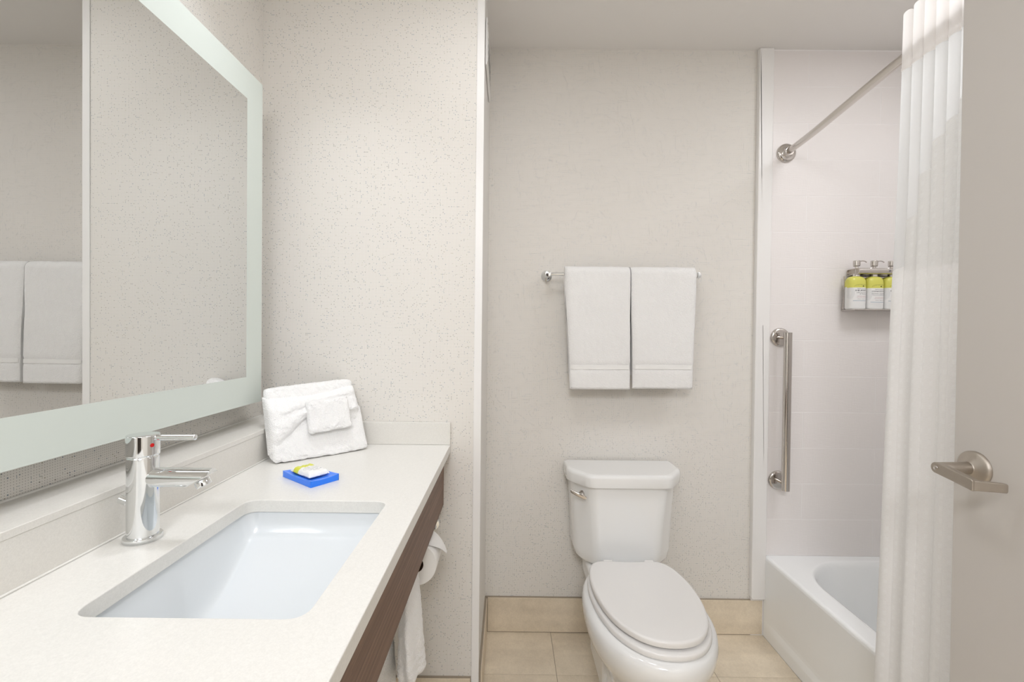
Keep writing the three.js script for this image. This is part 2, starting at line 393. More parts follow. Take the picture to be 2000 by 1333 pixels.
// wash basin: rounded trough, floor sloping from both ends
{
  const x0 = SX0 - 0.006, x1 = SX1 + 0.006, Z0 = SZ0 - 0.006, Z1 = SZ1 + 0.006, top = HC - 0.0245;
  const cx = (x0 + x1) / 2, hw = (x1 - x0) / 2, cz = (Z0 + Z1) / 2, hl = (Z1 - Z0) / 2;
  const depth = (x, Z) => {
    const R = 0.035, qx = Math.abs(x - cx) - hw + R, qz = Math.abs(Z - cz) - hl + R;
    const d = -(Math.hypot(Math.max(qx, 0), Math.max(qz, 0)) + Math.min(Math.max(qx, qz), 0) - R);   // distance inward from the rim
    const ez = hl - Math.abs(Z - cz);
    const wall = d * 4.2;                                         // steep sides
    const end = 0.043 + Math.max(0, ez - 0.012) * 0.46;           // sloping ends
    return smin(smin(wall, end, 0.05), 0.118, 0.035);
  };
  const nu = 90, nv = 120, warp = t => t < 0.5 ? 0.5 * Math.pow(2 * t, 1.6) : 1 - 0.5 * Math.pow(2 - 2 * t, 1.6);
  const g = sheet(nu, nv, (u, v) => { const x = lerp(x0, x1, warp(u)), Z = lerp(Z0, Z1, warp(v)); return [x, top - Math.max(0, depth(x, Z)), -Z]; }, (u, v) => [u * 0.3, v * 0.4]);
  const s = thing('wash_basin', 'white rectangular undermount basin set in the countertop', 'sink');
  part('bowl', g, M.basin, s);
  const rim = new THREE.Shape([[x0 - 0.025, Z0 - 0.025], [x1 + 0.02, Z0 - 0.025], [x1 + 0.02, Z1 + 0.025], [x0 - 0.025, Z1 + 0.025]].map(p => new THREE.Vector2(...p)));
  rim.holes.push(new THREE.Path([[x0, Z0], [x0, Z1], [x1, Z1], [x1, Z0]].map(p => new THREE.Vector2(...p))));
  part('rim', new THREE.ExtrudeGeometry(rim, { depth: 0.008, bevelEnabled: false }).rotateX(-Math.PI / 2).translate(0, top - 0.0085, 0), M.basin, s);
  part('drain', latheAlong([[0.0001, 0.003], [0.019, 0.003], [0.021, 0.0015], [0.021, 0]], [cx, top - 0.1125, -0.705], [0, 1, 0]), M.chrome, s);
}
// faucet
{
  const f = thing('faucet', 'chrome single-lever faucet standing behind the wash basin', 'faucet');
  const fx = -0.6205, fz = -0.783, Y0 = HC + 0.0002;
  part('base_ring', latheAlong([[0.0001, 0], [0.0285, 0], [0.0285, 0.0065], [0.0272, 0.008], [0.0225, 0.0082]], [fx, Y0, fz], [0, 1, 0], 64), M.chrome, f);
  part('body', latheAlong([[0.0225, 0.0082], [0.0232, 0.0095], [0.0232, 0.1405], [0.0224, 0.142], [0.0215, 0.142], [0.0215, 0.1435]], [fx, Y0, fz], [0, 1, 0], 64), M.chrome, f);
  const cap = part('handle_cap', latheAlong([[0.0215, 0.1435], [0.0236, 0.1442], [0.024, 0.1465], [0.024, 0.178], [0.0234, 0.1792], [0.0001, 0.1796]], [fx, Y0, fz], [0, 1, 0], 64), M.chrome, f);
  part('handle_lever', mergeGeometries([rodBetween([fx + 0.0225, 1.0715, fz], [fx + 0.089, 1.0728, fz], 0.0053, 0.005), new THREE.SphereGeometry(0.005, 20, 12).scale(0.4, 1, 1).translate(fx + 0.089, 1.0728, fz)]), M.chrome, cap);
  part('hot_marker', latheAlong([[0.0001, 0.0008], [0.0032, 0.0006], [0.0034, 0]], [fx + 0.0223, 1.0605, fz + 0.0087], [0.931, 0, 0.365], 16), M.red, cap, 'red dot on the handle cap');
  const rings = [];
  for (let i = 0; i <= 30; i++) {
    const x = fx + 0.014 + i / 30 * 0.104, r = 0.0162, cut = x < -0.545 ? -0.0162 : lerp(-0.0162, 0.0085, clamp((x + 0.545) / 0.0425));
    const ring = [];
    for (let k = 0; k < 36; k++) { const a = k / 36 * Math.PI * 2; ring.push([x, 1.0035 + Math.max(cut, Math.sin(a) * r), fz + Math.cos(a) * r]); }
    rings.push(ring);
  }
  const spout = part('spout', loft(rings), M.chrome, f);
  part('aerator', latheAlong([[0.0095, 0], [0.0122, 0.001], [0.0122, 0.0105], [0.0114, 0.0115], [0.0001, 0.0115]], [-0.5205, 1.0, fz], [0.46, -0.89, 0], 32), M.chrome, spout);
  const rod = part('popup_rod', rodBetween([fx - 0.022, 0.9595, fz - 0.001], [fx - 0.029, 0.9615, fz - 0.001], 0.003), M.chrome, f);
  part('popup_knob', rodBetween([fx - 0.0265, 0.9605, fz - 0.001], [fx - 0.0385, 0.965, fz - 0.001], 0.0072, 0.0078), M.chrome, rod);
}
// lighted mirror
{
  const m = thing('lighted_mirror', 'large wall mirror with a frosted glowing border above the countertop', 'mirror');
  const x = -0.7223, Y0 = 1.0489, Y1 = 1.9725, Z0 = 0.2, Z1 = 1.3503, b = 0.078;
  part('back_box', slab(XL, x - 0.006, Y0 + 0.05, Y1 - 0.05, Z0 + 0.05, Z1 - 0.05), M.darkMetal, m);
  part('glass_sheet', slab(x - 0.006, x - 0.0008, Y0, Y1, Z0, Z1, 0.001), M.glassEdge, m);
  const pane = new THREE.PlaneGeometry(Z1 - Z0 - 2 * b, Y1 - Y0 - 2 * b).rotateY(Math.PI / 2).translate(x, (Y0 + Y1) / 2, -(Z0 + Z1) / 2);
  part('mirror_pane', pane, M.mirror, m, 'silvered middle of the mirror');
  const ring = new THREE.Shape([[Z0, Y0], [Z1, Y0], [Z1, Y1], [Z0, Y1]].map(p => new THREE.Vector2(...p)));
  ring.holes.push(new THREE.Path([[Z0 + b, Y0 + b], [Z0 + b, Y1 - b], [Z1 - b, Y1 - b], [Z1 - b, Y0 + b]].map(p => new THREE.Vector2(...p))));
  const g = new THREE.ShapeGeometry(ring); g.rotateY(Math.PI / 2); g.translate(x, 0, 0);
  part('lighted_border', g, M.frost, m, 'frosted border that glows softly');
}

// ------------------------------------------------------------------ things on the countertop
{
  const t = thing('soap_dish', 'bright blue square soap dish on the countertop', 'soap dish');
  // corners: left (-.551,1.1256) front (-.4456,1.0435) right (-.4048,1.1071) back (-.498,1.178)
  const c = [[-0.548, 1.1256], [-0.4456, 1.046], [-0.4035, 1.107], [-0.5059, 1.187]];
  const rise = [0.002, 0, 0.002, 0.001], n = 26;
  const at = (u, v) => { const a = [lerp(c[0][0], c[1][0], u), lerp(c[0][1], c[1][1], u)], b = [lerp(c[3][0], c[2][0], u), lerp(c[3][1], c[2][1], u)]; return [lerp(a[0], b[0], v), lerp(a[1], b[1], v)]; };
  const top = sheet(n, n, (u, v) => { const q = at(u, v); const e = Math.max(Math.abs(u - 0.5), Math.abs(v - 0.5)) * 2; return [q[0], HC + 0.0125 - 0.005 * (1 - sstep(0.35, 0.98, e)) + 0.003 * Math.pow(Math.abs(u - 0.5) * Math.abs(v - 0.5) * 4, 2), -q[1]]; });
  const per = []; for (const [a, b, d, e] of [[0, 0, 1, 0], [1, 0, 1, 1], [1, 1, 0, 1], [0, 1, 0, 0]]) for (let k = 0; k < n; k++) per.push([lerp(a, d, k / n), lerp(b, e, k / n)]);
  const up = (u, v) => { const e = Math.max(Math.abs(u - 0.5), Math.abs(v - 0.5)) * 2; return HC + 0.0125 - 0.005 * (1 - sstep(0.35, 0.98, e)) + 0.003 * Math.pow(Math.abs(u - 0.5) * Math.abs(v - 0.5) * 4, 2); };
  const side = sheet(per.length, 1, (u, v) => { const p = per[Math.round(u * per.length) % per.length], q = at(...p); return [q[0], v ? up(...p) : HC + 0.0002, -q[1]]; });
  part('dish', mergeGeometries([top, side]), M.blue, t);
}
{
  // wrapped soap: pillow with a crimped wrapper, yellow stripe and grey print
  const cv = document.createElement('canvas'); cv.width = 512; cv.height = 320;
  const c = cv.getContext('2d');
  c.fillStyle = '#f4f3f0'; c.fillRect(0, 0, 512, 320);
  c.fillStyle = '#dfe04a'; c.fillRect(70, 0, 130, 320);
  c.fillStyle = '#8f9436'; c.font = 'bold 22px sans-serif'; c.save(); c.translate(140, 160); c.rotate(-Math.PI / 2); c.textAlign = 'center'; c.fillText('Nourishing', 0, 4); c.restore();
  c.strokeStyle = '#a9aaa8'; c.lineWidth = 3; for (let k = 0; k < 6; k++) { c.beginPath(); c.ellipse(290, 160, 20 + k * 9, 40 + k * 16, 0, 0, 7); c.stroke(); }
  c.fillStyle = '#8d8d8c'; c.font = 'bold 26px sans-serif'; c.save(); c.translate(400, 160); c.rotate(-Math.PI / 2); c.textAlign = 'center'; c.fillText('CLEANSING BAR', 0, 0); c.font = '16px sans-serif'; c.fillText('savon  jabón', 0, 26); c.restore();
  const tex = new THREE.CanvasTexture(cv); tex.colorSpace = THREE.SRGBColorSpace;
  const mat = P({ map: tex, roughness: 0.35, clearcoat: 0.2 });
  const o = thing('wrapped_soap', 'wrapped soap bar with yellow stripe lying in the blue dish', 'soap');
  const W = 0.088, D = 0.052, hgt = (u, v) => { const e = Math.max(Math.abs(u - 0.5) * 2.0, Math.abs(v - 0.5) * 2.0); return 0.0135 * Math.pow(clamp(1 - Math.pow(e, 5)), 0.6); };
  const f = (sgn) => (u, v) => {
    const x = (u - 0.5) * W, z = (0.5 - v) * D, w = noise(u * 9, v * 9, 3) * 0.0016 + noise(u * 22, v * 16, 7) * 0.0007;
    return [x, 0.0095 + (sgn > 0 ? hgt(u, v) * 0.85 + w : -hgt(u, v) * 0.45), z];
  };
  const a = sheet(48, 32, f(1)), b = sheet(24, 16, (u, v) => f(-1)(u, 1 - v), (u, v) => [u, 1 - v]);
  part('wrapper', mergeGeometries([a, b]), mat, o);
  o.position.set(-0.479, HC + 0.0055, -1.12); o.rotation.y = -0.66;
}
{
  // folded towel leaning into the corner: body, sash folded round it, tucked band
  const t = thing('folded_towel', 'folded white towel with tucked band leaning in the countertop corner', 'towel');
  const W = 0.262, Ht = 0.199, T = 0.042;
  const fuzz = (x, y, k) => noise(x * 60, y * 60, k) * 0.003 + noise(x * 150, y * 150, k + 3) * 0.0022;
  const block = (x0, x1, y0, y1, z0, z1, r, k, warp) => {
    const g = new RoundedBoxGeometry(x1 - x0, y1 - y0, z1 - z0, 8, r); g.translate((x0 + x1) / 2, (y0 + y1) / 2, (z0 + z1) / 2);
    return g;
  };
  // pillow shaped layer: rectangle outline w x h, thickness t, rounded all round
  const layer = (x0, x1, y0, y1, z0, z1, k, bend, nx = 70, ny = 54) => {
    const rings = [], N = 40, hx = (x1 - x0) / 2, hy = (y1 - y0) / 2, hz = (z1 - z0) / 2;
    for (let i = 0; i <= nx; i++) {
      const u = i / nx, e = Math.pow(clamp(1 - Math.pow(Math.abs(2 * u - 1), 9)), 0.35), x = lerp(x0, x1, u), ring = [];
      for (let q = 0; q < ny * 2; q++) {
        const a = q / (ny * 2) * Math.PI * 2, ca = Math.cos(a), sa = Math.sin(a);
        const py = Math.sign(ca) * Math.pow(Math.abs(ca), 0.28), pz = Math.sign(sa) * Math.pow(Math.abs(sa), 0.5);
        let y = (y0 + y1) / 2 + py * hy * lerp(0.9, 1, e), z = (z0 + z1) / 2 + pz * hz * lerp(0.25, 1, e);
        const nn = fuzz(x + z, y, k);
        const bx = bend ? bend(x, y) : [0, 0, 0];
        ring.push([x + (bx[0] || 0), y + (bx[1] || 0) + py * nn * 0.6, z + (bx[2] || 0) + Math.sign(sa) * nn + 0.004 * Math.sign(sa) * noise(x * 16, y * 16, k + 9)]);
      }
      rings.push(ring);
    }
    return loft(rings, true, true);
  };
  // outline: narrower at the top, top edge rising to the right
  const outline = (x, y) => [-0.004 * y / Ht - x * 0.03 * y / Ht, 0.016 * x / W * (y / Ht), -0.40 * y];     // leans back into the corner
  part('body', layer(-W / 2, W / 2, 0.0, Ht, -T, -0.012, 1, outline), M.terry, t);
  part('front_fold', layer(-W / 2 + 0.002, W / 2 + 0.006, 0.0, 0.125, -0.022, 0.006, 2, outline), M.terry, t);
  // sash: heightfield strip with pleats pinched under the band
  const edges = (u) => { // u 0..1 across; lower and upper edge
    const lo = u < 0.45 ? lerp(0.018, 0.098, sstep(0.02, 0.45, u)) : lerp(0.098, 0.072, sstep(0.55, 1, u));
    const hi = u < 0.45 ? lerp(0.176, 0.168, u / 0.45) : lerp(0.168, 0.182, sstep(0.5, 1, u));
    return [lo, hi];
  };
  const N = 110, Mv = 80, sf = (front) => (u, v) => {
    const [lo, hi] = edges(u), x = lerp(-W / 2 - 0.004, W / 2 + 0.002, u), y = lerp(lo, hi, v);
    const pin = Math.exp(-Math.pow((u - 0.68) / 0.3, 2));
    const pleat = (Math.sin(v * 15 + 1.2 + (0.68 - u) * 2) * 0.0055 + Math.sin(v * 27 + u * 3) * 0.0022) * (0.35 + pin) * sstep(0, 0.12, v) * sstep(1, 0.9, v);
    const round = Math.pow(clamp(Math.sin(Math.PI * clamp(v, 0.001, 0.999))), 0.3) * Math.pow(clamp(1 - Math.pow(Math.abs(2 * u - 1), 14)), 0.4);
    const o = outline(x, y), z = front ? 0.0075 + 0.0135 * round + pleat + fuzz(x, y, 8) * round - 0.004 * (1 - pin) * 0.5 : -0.035;
    return [x + o[0], y + o[1], lerp(-0.03, z, front ? round : 1) + o[2]];
  };
  part('sash', sheet(N, Mv, sf(true), (u, v) => [u * W, v * 0.15]), M.terry, t);
  part('band', layer(-0.036, 0.086, 0.068, 0.156, 0.004, 0.034, 5, (x, y) => [0, 0.07 * x, -0.40 * y], 50, 40), M.terry, t);
  t.position.set(-0.523, HC + 0.002, -1.309);
  t.rotation.order = 'YXZ';
  t.rotation.y = Math.atan2(0.667, 0.745); 
}

// ------------------------------------------------------------------ under the countertop
{
  const h = thing('paper_holder', 'chrome toilet paper post fixed below the countertop', 'holder');
  part('spindle', rodBetween([-0.236, 0.645, -ZE + 0.001], [-0.236, 0.645, -1.225], 0.008), M.chrome, h);
  part('flange', latheAlong([[0.0001, 0.012], [0.022, 0.012], [0.025, 0.008], [0.025, 0]], [-0.236, 0.645, -ZE + 0.0005], [0, 0, 1]), M.chrome, h);
}
{
  const r = thing('toilet_paper_roll', 'white toilet paper roll hanging below the brown apron board', 'toilet paper');
  const g = latheAlong([[0.021, 0], [0.0545, 0], [0.0555, 0.001], [0.0555, 0.101], [0.0545, 0.102], [0.021, 0.102]], [-0.236, 0.645, -1.305], [0, 0, 1], 64);
  part('roll', g, M.paper, r);
  part('core_tube', latheAlong([[0.021, 0.0], [0.0195, 0.0], [0.0195, 0.102], [0.021, 0.102], [0.021, 0]], [-0.236, 0.645, -1.305], [0, 0, 1], 40), M.card, r);
  // loose end with the corner folded to a point, lifting off the top
  const sh = (u, v) => { const ang = 1.25 - 1.2 * v, rr = 0.0562 + 0.018 * v * v, half = lerp(0.05, 0.006, Math.pow(v, 1.4)); const z = -1.254 - 0.012 * v + (u - 0.5) * 2 * half; return [-0.236 + Math.cos(ang) * rr, 0.645 + Math.sin(ang) * rr, z]; };
  part('loose_sheet', mergeGeometries([sheet(12, 16, sh), sheet(12, 16, (u, v) => { const p = sh(1 - u, v); return [p[0] - 0.0004, p[1] - 0.0004, p[2]]; })]), M.paper, r);
}
const rail = thing('towel_rail', 'chrome towel rail mounted under the countertop', 'towel rail');
part('bar', rodBetween([-0.31, 0.69, -0.34], [-0.31, 0.69, -1.2], 0.008), M.chrome, rail);
for (const z of [-0.36, -1.19]) part('post', rodBetween([-0.31, 0.69, z], [-0.31, HC - 0.0275, z], 0.006), M.chrome, rail);
// a towel draped over a bar: u along the bar, loop round it; returns a closed cloth of real thickness
function drape({ along, at, w0, w1, front, back, gapF, gapB, thick, edge, ripple, nu = 64, k = 0 }) {
  // cross-section path (s, y): s across the bar, outer loop then inner loop
  const path = [], top = at[1] + gapF;
  const nF = 46, nT = 16, nB = 30;
  for (let i = 0; i < nF; i++) path.push([gapF, lerp(front, at[1], i / nF), 0, i / nF]);
  for (let i = 0; i <= nT; i++) { const a = i / nT * Math.PI; const c = Math.cos(a), s = Math.sin(a); path.push([c * (c > 0 ? gapF : gapB), at[1] + s * (gapF + gapB) / 2, s, 1]); }
  for (let i = 1; i <= nB; i++) path.push([-gapB, lerp(at[1], back, i / nB), 0, 1]);
  const inner = path.map(([s, y, c]) => [s * (1 - thick / (s >= 0 ? gapF : gapB)), c > 0 ? at[1] + (y - at[1]) * (1 - thick / ((gapF + gapB) / 2)) : y, c]).reverse();
  const loop = path.map(p => [p[0], p[1], 1]).concat(inner.map(p => [p[0], p[1], 0]));
  const rings = [];
  for (let i = 0; i <= nu; i++) {
    const u = i / nu;
    rings.push(loop.map(([s, y, outer]) => {
      const [a, b] = edge ? edge(y) : [w0, w1], x = lerp(a, b, u);
      const rp = (ripple ? ripple(u, y, s) : 0), nz = outer ? noise(x * 55, y * 55, s * 20 + k) * 0.0016 + noise(x * 12, y * 9, k + s * 9) * 0.003 : 0;
      const endr = outer ? -(thick * 0.45) * Math.pow(Math.abs(2 * u - 1), 16) * Math.sign(s || 1) : 0;
      const off = s + nz * Math.sign(s || 1) + rp + endr;
      return along === 'x' ? [x, y + (Math.abs(s) < 0.004 ? nz : 0), at[2] + off] : [at[0] + off, y, x];
    }));
  }
  return loft(rings, true, true);
}
{
  const t = thing('hanging_towel', 'large white bath towel hanging below the brown apron board', 'towel');
  part('cloth', drape({ along: 'z', at: [-0.31, 0.69, 0], w0: -1.16, w1: -0.70, front: 0.06, back: 0.2, gapF: 0.03, gapB: 0.026, thick: 0.014, k: 3,
    edge: (y) => { const q = sstep(0.7, 0.2, y); return [lerp(-1.13, -1.16, q), lerp(-0.72, -0.66, q)]; }, ripple: (u, y) => 0.016 * Math.sin(u * 17 + 1) * sstep(0.69, 0.3, y) }), M.terry, t);
}
{
  const t = thing('draped_hand_towel', 'white hand towel with ribbed hem bunched in front of the hanging bath towel', 'towel');
  // bunched tail: rings from the rail downwards
  const rings = [], n = 60, m = 60;
  for (let j = 0; j <= m; j++) {
    const v = j / m, y = lerp(0.715, 0.415, v), hem = v > 0.8 ? 1 : 0;
    const w = lerp(0.03, 0.075, sstep(0, 0.7, v)) * (1 - 0.12 * sstep(0.86, 0.97, v)), d = lerp(0.018, 0.028, v);
    const cx = lerp(-0.245, -0.2245, Math.pow(v, 0.8)), cz = lerp(-1.155, -1.12, v), ring = [];
    for (let k = 0; k < n; k++) {
      const a = k / n * Math.PI * 2, rib = hem ? 0.0014 * Math.sin(v * 260) : 0, fold = 1 + 0.14 * Math.sin(a * 5 + v * 2) * v;
      const close = j === m ? 0.75 : 1;
      const nz = noise(Math.cos(a) * 3, v * 20, Math.sin(a) * 3) * 0.003;
      ring.push([cx + Math.cos(a) * (d * fold + rib + nz) * close, y + 0.018 * Math.sin(a + 0.6) * v, cz + Math.sin(a) * (w * fold + rib + nz) * close]);
    }
    rings.push(ring);
  }
  part('cloth', loft(rings.reverse()), M.terry, t);
}

// ------------------------------------------------------------------ towel bar and towels on the back wall
const YB = 1.496, ZBAR = 1.86;
{
  const b = thing('towel_bar', 'chrome towel bar fixed to the back wall', 'towel bar');
  part('rod', rodBetween([0.16, YB, -ZBAR], [0.761, YB, -ZBAR], 0.0065), M.chrome, b);
  for (const x of [0.16, 0.761]) {
    const p = part('post', latheAlong([[0.0001, 0], [0.011, 0], [0.012, 0.002], [0.012, 0.025], [0.0095, 0.027], [0.0095, 0.066]], [x, YB, -ZBAR + 0.014], [0, 0, -1]), M.chrome, b);
    part('flange', latheAlong([[0.0095, 0.018], [0.013, 0.014], [0.0225, 0.006], [0.0235, 0.002], [0.0235, 0]], [x, YB, -ZB + 0.0002], [0, 0, 1]), M.chrome, p);
  }
}
function barTowel(label, edge, front, band, k, lift) {
  const t = thing('hand_towel', label, 'towel', 'hand towels on the wall bar');
  const zf = 0.032;
  part('cloth', drape({ along: 'x', at: [0, YB, -ZBAR], front, back: 1.09, gapF: zf, gapB: 0.03, thick: 0.02, edge, k, nu: 90,
    ripple: (u, y, s) => (s > 0 ? 0.006 * sstep(1.45, 1.1, y) + 0.003 * Math.sin(u * 5 + k) * sstep(1.5, 1.2, y) - 0.0032 * (sstep(band[0] - 0.004, band[0] + 0.001, y) - sstep(band[1] - 0.001, band[1] + 0.004, y)) : 0) }), M.terry, t);
  // smooth woven border strip and stitched hem
  const strip = (y0, y1, out) => sheet(60, 4, (u, v) => {
    const y = lerp(y0, y1, v), [a, b] = edge(y), x = lerp(a + 0.003, b - 0.003, u);
    const z = zf + 0.006 * sstep(1.45, 1.1, y) + 0.003 * Math.sin(u * 5 + k) * sstep(1.5, 1.2, y) + out - 0.006 * Math.pow(Math.abs(2 * u - 1), 16) + noise(x * 12, y * 9, k + zf * 9) * 0.003;
    return [x, y, -ZBAR + z];
  }, (u, v) => [u * 0.24, v * (y1 - y0)]);
  part('woven_band', strip(band[0] + 0.002, band[1] - 0.002, -0.0005), M.woven, t, 'smooth woven stripe near the lower edge');
  return t;
}
barTowel('white hand towel on the bar, hung beside the round end post nearer the vanity', (y) => { const q = sstep(1.5, 1.03, y); return [lerp(0.226, 0.249, Math.pow(q, 0.8)) + 0.0, lerp(0.486, 0.488, q)]; }, 1.037, [1.114, 1.136], 1);
barTowel('white hand towel on the bar, hung on the side towards the bathtub', (y) => { const q = sstep(1.5, 1.03, y); return [lerp(0.4905, 0.498, q), lerp(0.748, 0.735, q)]; }, 1.041, [1.117, 1.139], 2);

// ------------------------------------------------------------------ toilet
{
  const t = thing('toilet', 'white two-piece toilet with closed lid against the back wall', 'toilet');
  const TX = 0.462;
  const tankSec = (y, hb, hf, Zf, ch, r) => roundPoly([[TX - hb, ZB - 0.014], [TX - hb, Zf + ch], [TX - hf, Zf], [TX + hf, Zf], [TX + hb, Zf + ch], [TX + hb, ZB - 0.014]], r, 6).map(([x, Z]) => [x, y, -Z]);
  const R = [0.008, 0.03, 0.025, 0.025, 0.03, 0.008];
  const tank = [], ys = [[0.364, 0.15, 0.103, 1.765, 0.05], [0.37, 0.168, 0.11, 1.752, 0.055], [0.385, 0.184, 0.115, 1.742, 0.07], [0.415, 0.193, 0.118, 1.737, 0.082], [0.55, 0.199, 0.126, 1.731, 0.088], [0.65, 0.205, 0.136, 1.724, 0.09], [0.682, 0.207, 0.14, 1.722, 0.09]];
  for (const [y, hb, hf, Zf, ch] of ys) tank.push(tankSec(y, hb, hf, Zf, ch, R));
  part('tank', loft(tank), M.toilet, t);
  const lid = [];
  for (const [y, d] of [[0.680, -0.006], [0.683, 0], [0.715, 0.002], [0.724, 0.0], [0.7285, -0.004], [0.7302, -0.012]]) lid.push(tankSec(y, 0.223 + d, 0.152 + d, 1.706 - d, 0.095, R));
  part('tank_lid', loft(lid), M.toilet, t);
  const lev = part('flush_lever', mergeGeometries([
    latheAlong([[0.0001, 0.03], [0.0085, 0.029], [0.0095, 0.026], [0.0095, 0.006], [0.0135, 0.004], [0.0135, 0]], [0.294, 0.641, -1.768], [-0.2, 0, 0.98], 24),
    loft([0, 0.12, 0.3, 0.55, 0.8, 0.94, 1].map(q => { const x = lerp(0.304, 0.2455, q), z = lerp(-1.737, -1.752, q) + 0.004 * Math.sin(q * 3), y = lerp(0.6345, 0.6565, q), h = [0.005, 0.0085, 0.0085, 0.0075, 0.0068, 0.0062, 0.003][[0, 0.12, 0.3, 0.55, 0.8, 0.94, 1].indexOf(q)], out = []; for (let k = 0; k < 16; k++) { const a = -k / 16 * 6.2832, c = Math.cos(a), w = Math.sin(a); out.push([x, y + Math.sign(w) * Math.pow(Math.abs(w), 0.6) * h, z + Math.sign(c) * Math.pow(Math.abs(c), 0.6) * 0.004]); } return out; }))].map(g => g.index ? g.toNonIndexed() : g)), M.steel, t, 'chrome flush lever');
  // egg outlines measured from the hinge (back) to the front tip
  const half = [[0.0, 0], [0.115, 0.0], [0.142, 0.03], [0.16, 0.10], [0.1645, 0.18], [0.155, 0.27], [0.128, 0.355], [0.08, 0.415], [0.03, 0.437]];
  const pts = half.map(([x, d]) => new THREE.Vector3(x, 0, d)).concat(half.slice(1).reverse().map(([x, d]) => new THREE.Vector3(-x, 0, d)));
  const curve = new THREE.CatmullRomCurve3(pts, true, 'centripetal');
  const base = curve.getPoints(120).slice(0, 120);
  const BX = 0.452, ZH = 1.668;
  const egg = (y, sx, sz, off = 0) => base.map(p => { const x = p.x * sx, d = (p.z - 0.2) * sz + 0.2 + off; return [BX + x + (d - 0.2) * 0.03, y, -(ZH - d)]; });
  const coverY = 0.43;
  part('lid_cover', loft([egg(coverY - 0.019, 0.975, 0.985), egg(coverY - 0.017, 1.0, 1.0), egg(coverY - 0.006, 1.0, 1.0), egg(coverY - 0.0015, 0.985, 0.99), egg(coverY, 0.95, 0.965), egg(coverY + 0.001, 0.7, 0.75), egg(coverY + 0.0013, 0.3, 0.35)]), M.seat, t);
  part('seat', loft([egg(coverY - 0.046, 1.02, 1.01, 0.004), egg(coverY - 0.043, 1.045, 1.03, 0.006), egg(coverY - 0.032, 1.04, 1.03, 0.006), egg(coverY - 0.0265, 1.02, 1.015, 0.005), egg(coverY - 0.0255, 0.9, 0.9, 0.004)]), M.seat, t);
  for (const s of [-1, 1]) part('lid_bumper', new THREE.CylinderGeometry(0.007, 0.007, 0.008, 16).translate(BX + s * 0.1, coverY - 0.0225, -(ZH - 0.3)), M.seat, t);
  for (const s of [-1, 1]) part('hinge', slab(BX + s * 0.075 - 0.018, BX + s * 0.075 + 0.018, coverY - 0.045, coverY - 0.004, ZH + 0.002, ZH + 0.022, 0.005), M.seat, t);
  // bowl: horizontal sections from foot to rim: [y, half width, depth of the front, depth of the back]
  const sec = (y, hw, front, back, sq = 1) => { const out = []; const mid = 1.46; for (let k = 0; k < 120; k++) { const a = k / 120 * Math.PI * 2, s = Math.sin(a), c = Math.cos(a); const e = c > 0 ? 1 : 0.75; out.push([BX + hw * Math.sign(s) * Math.pow(Math.abs(s), e), y, -(mid - (c > 0 ? c * (mid - front) : -Math.pow(-c, 0.8) * (back - mid)))]); } return out; };
  part('bowl', loft([sec(0.0005, 0.118, 1.30, 1.84), sec(0.012, 0.117, 1.30, 1.84), sec(0.03, 0.11, 1.31, 1.83), sec(0.09, 0.104, 1.325, 1.80), sec(0.15, 0.108, 1.33, 1.76), sec(0.2, 0.125, 1.31, 1.74), sec(0.245, 0.153, 1.265, 1.74), sec(0.285, 0.178, 1.225, 1.74), sec(0.32, 0.191, 1.2, 1.745), sec(0.35, 0.195, 1.193, 1.75), sec(0.37, 0.192, 1.196, 1.75), sec(0.381, 0.184, 1.204, 1.748), sec(0.384, 0.17, 1.22, 1.74)]), M.toilet, t);
  part('tank_shelf', slab(BX - 0.135, BX + 0.14, 0.28, 0.3645, 1.69, 1.9, 0.02), M.toilet, t);
  part('trapway', slab(BX - 0.115, BX + 0.115, 0.0008, 0.34, 1.55, 1.82, 0.03), M.toilet, t);
  for (const s of [-1, 1]) part('bolt_cap', new THREE.SphereGeometry(0.013, 16, 10, 0, 6.2832, 0, 1.5708).translate(BX + s * 0.124, 0.0005, -1.62), M.toilet, t);
}

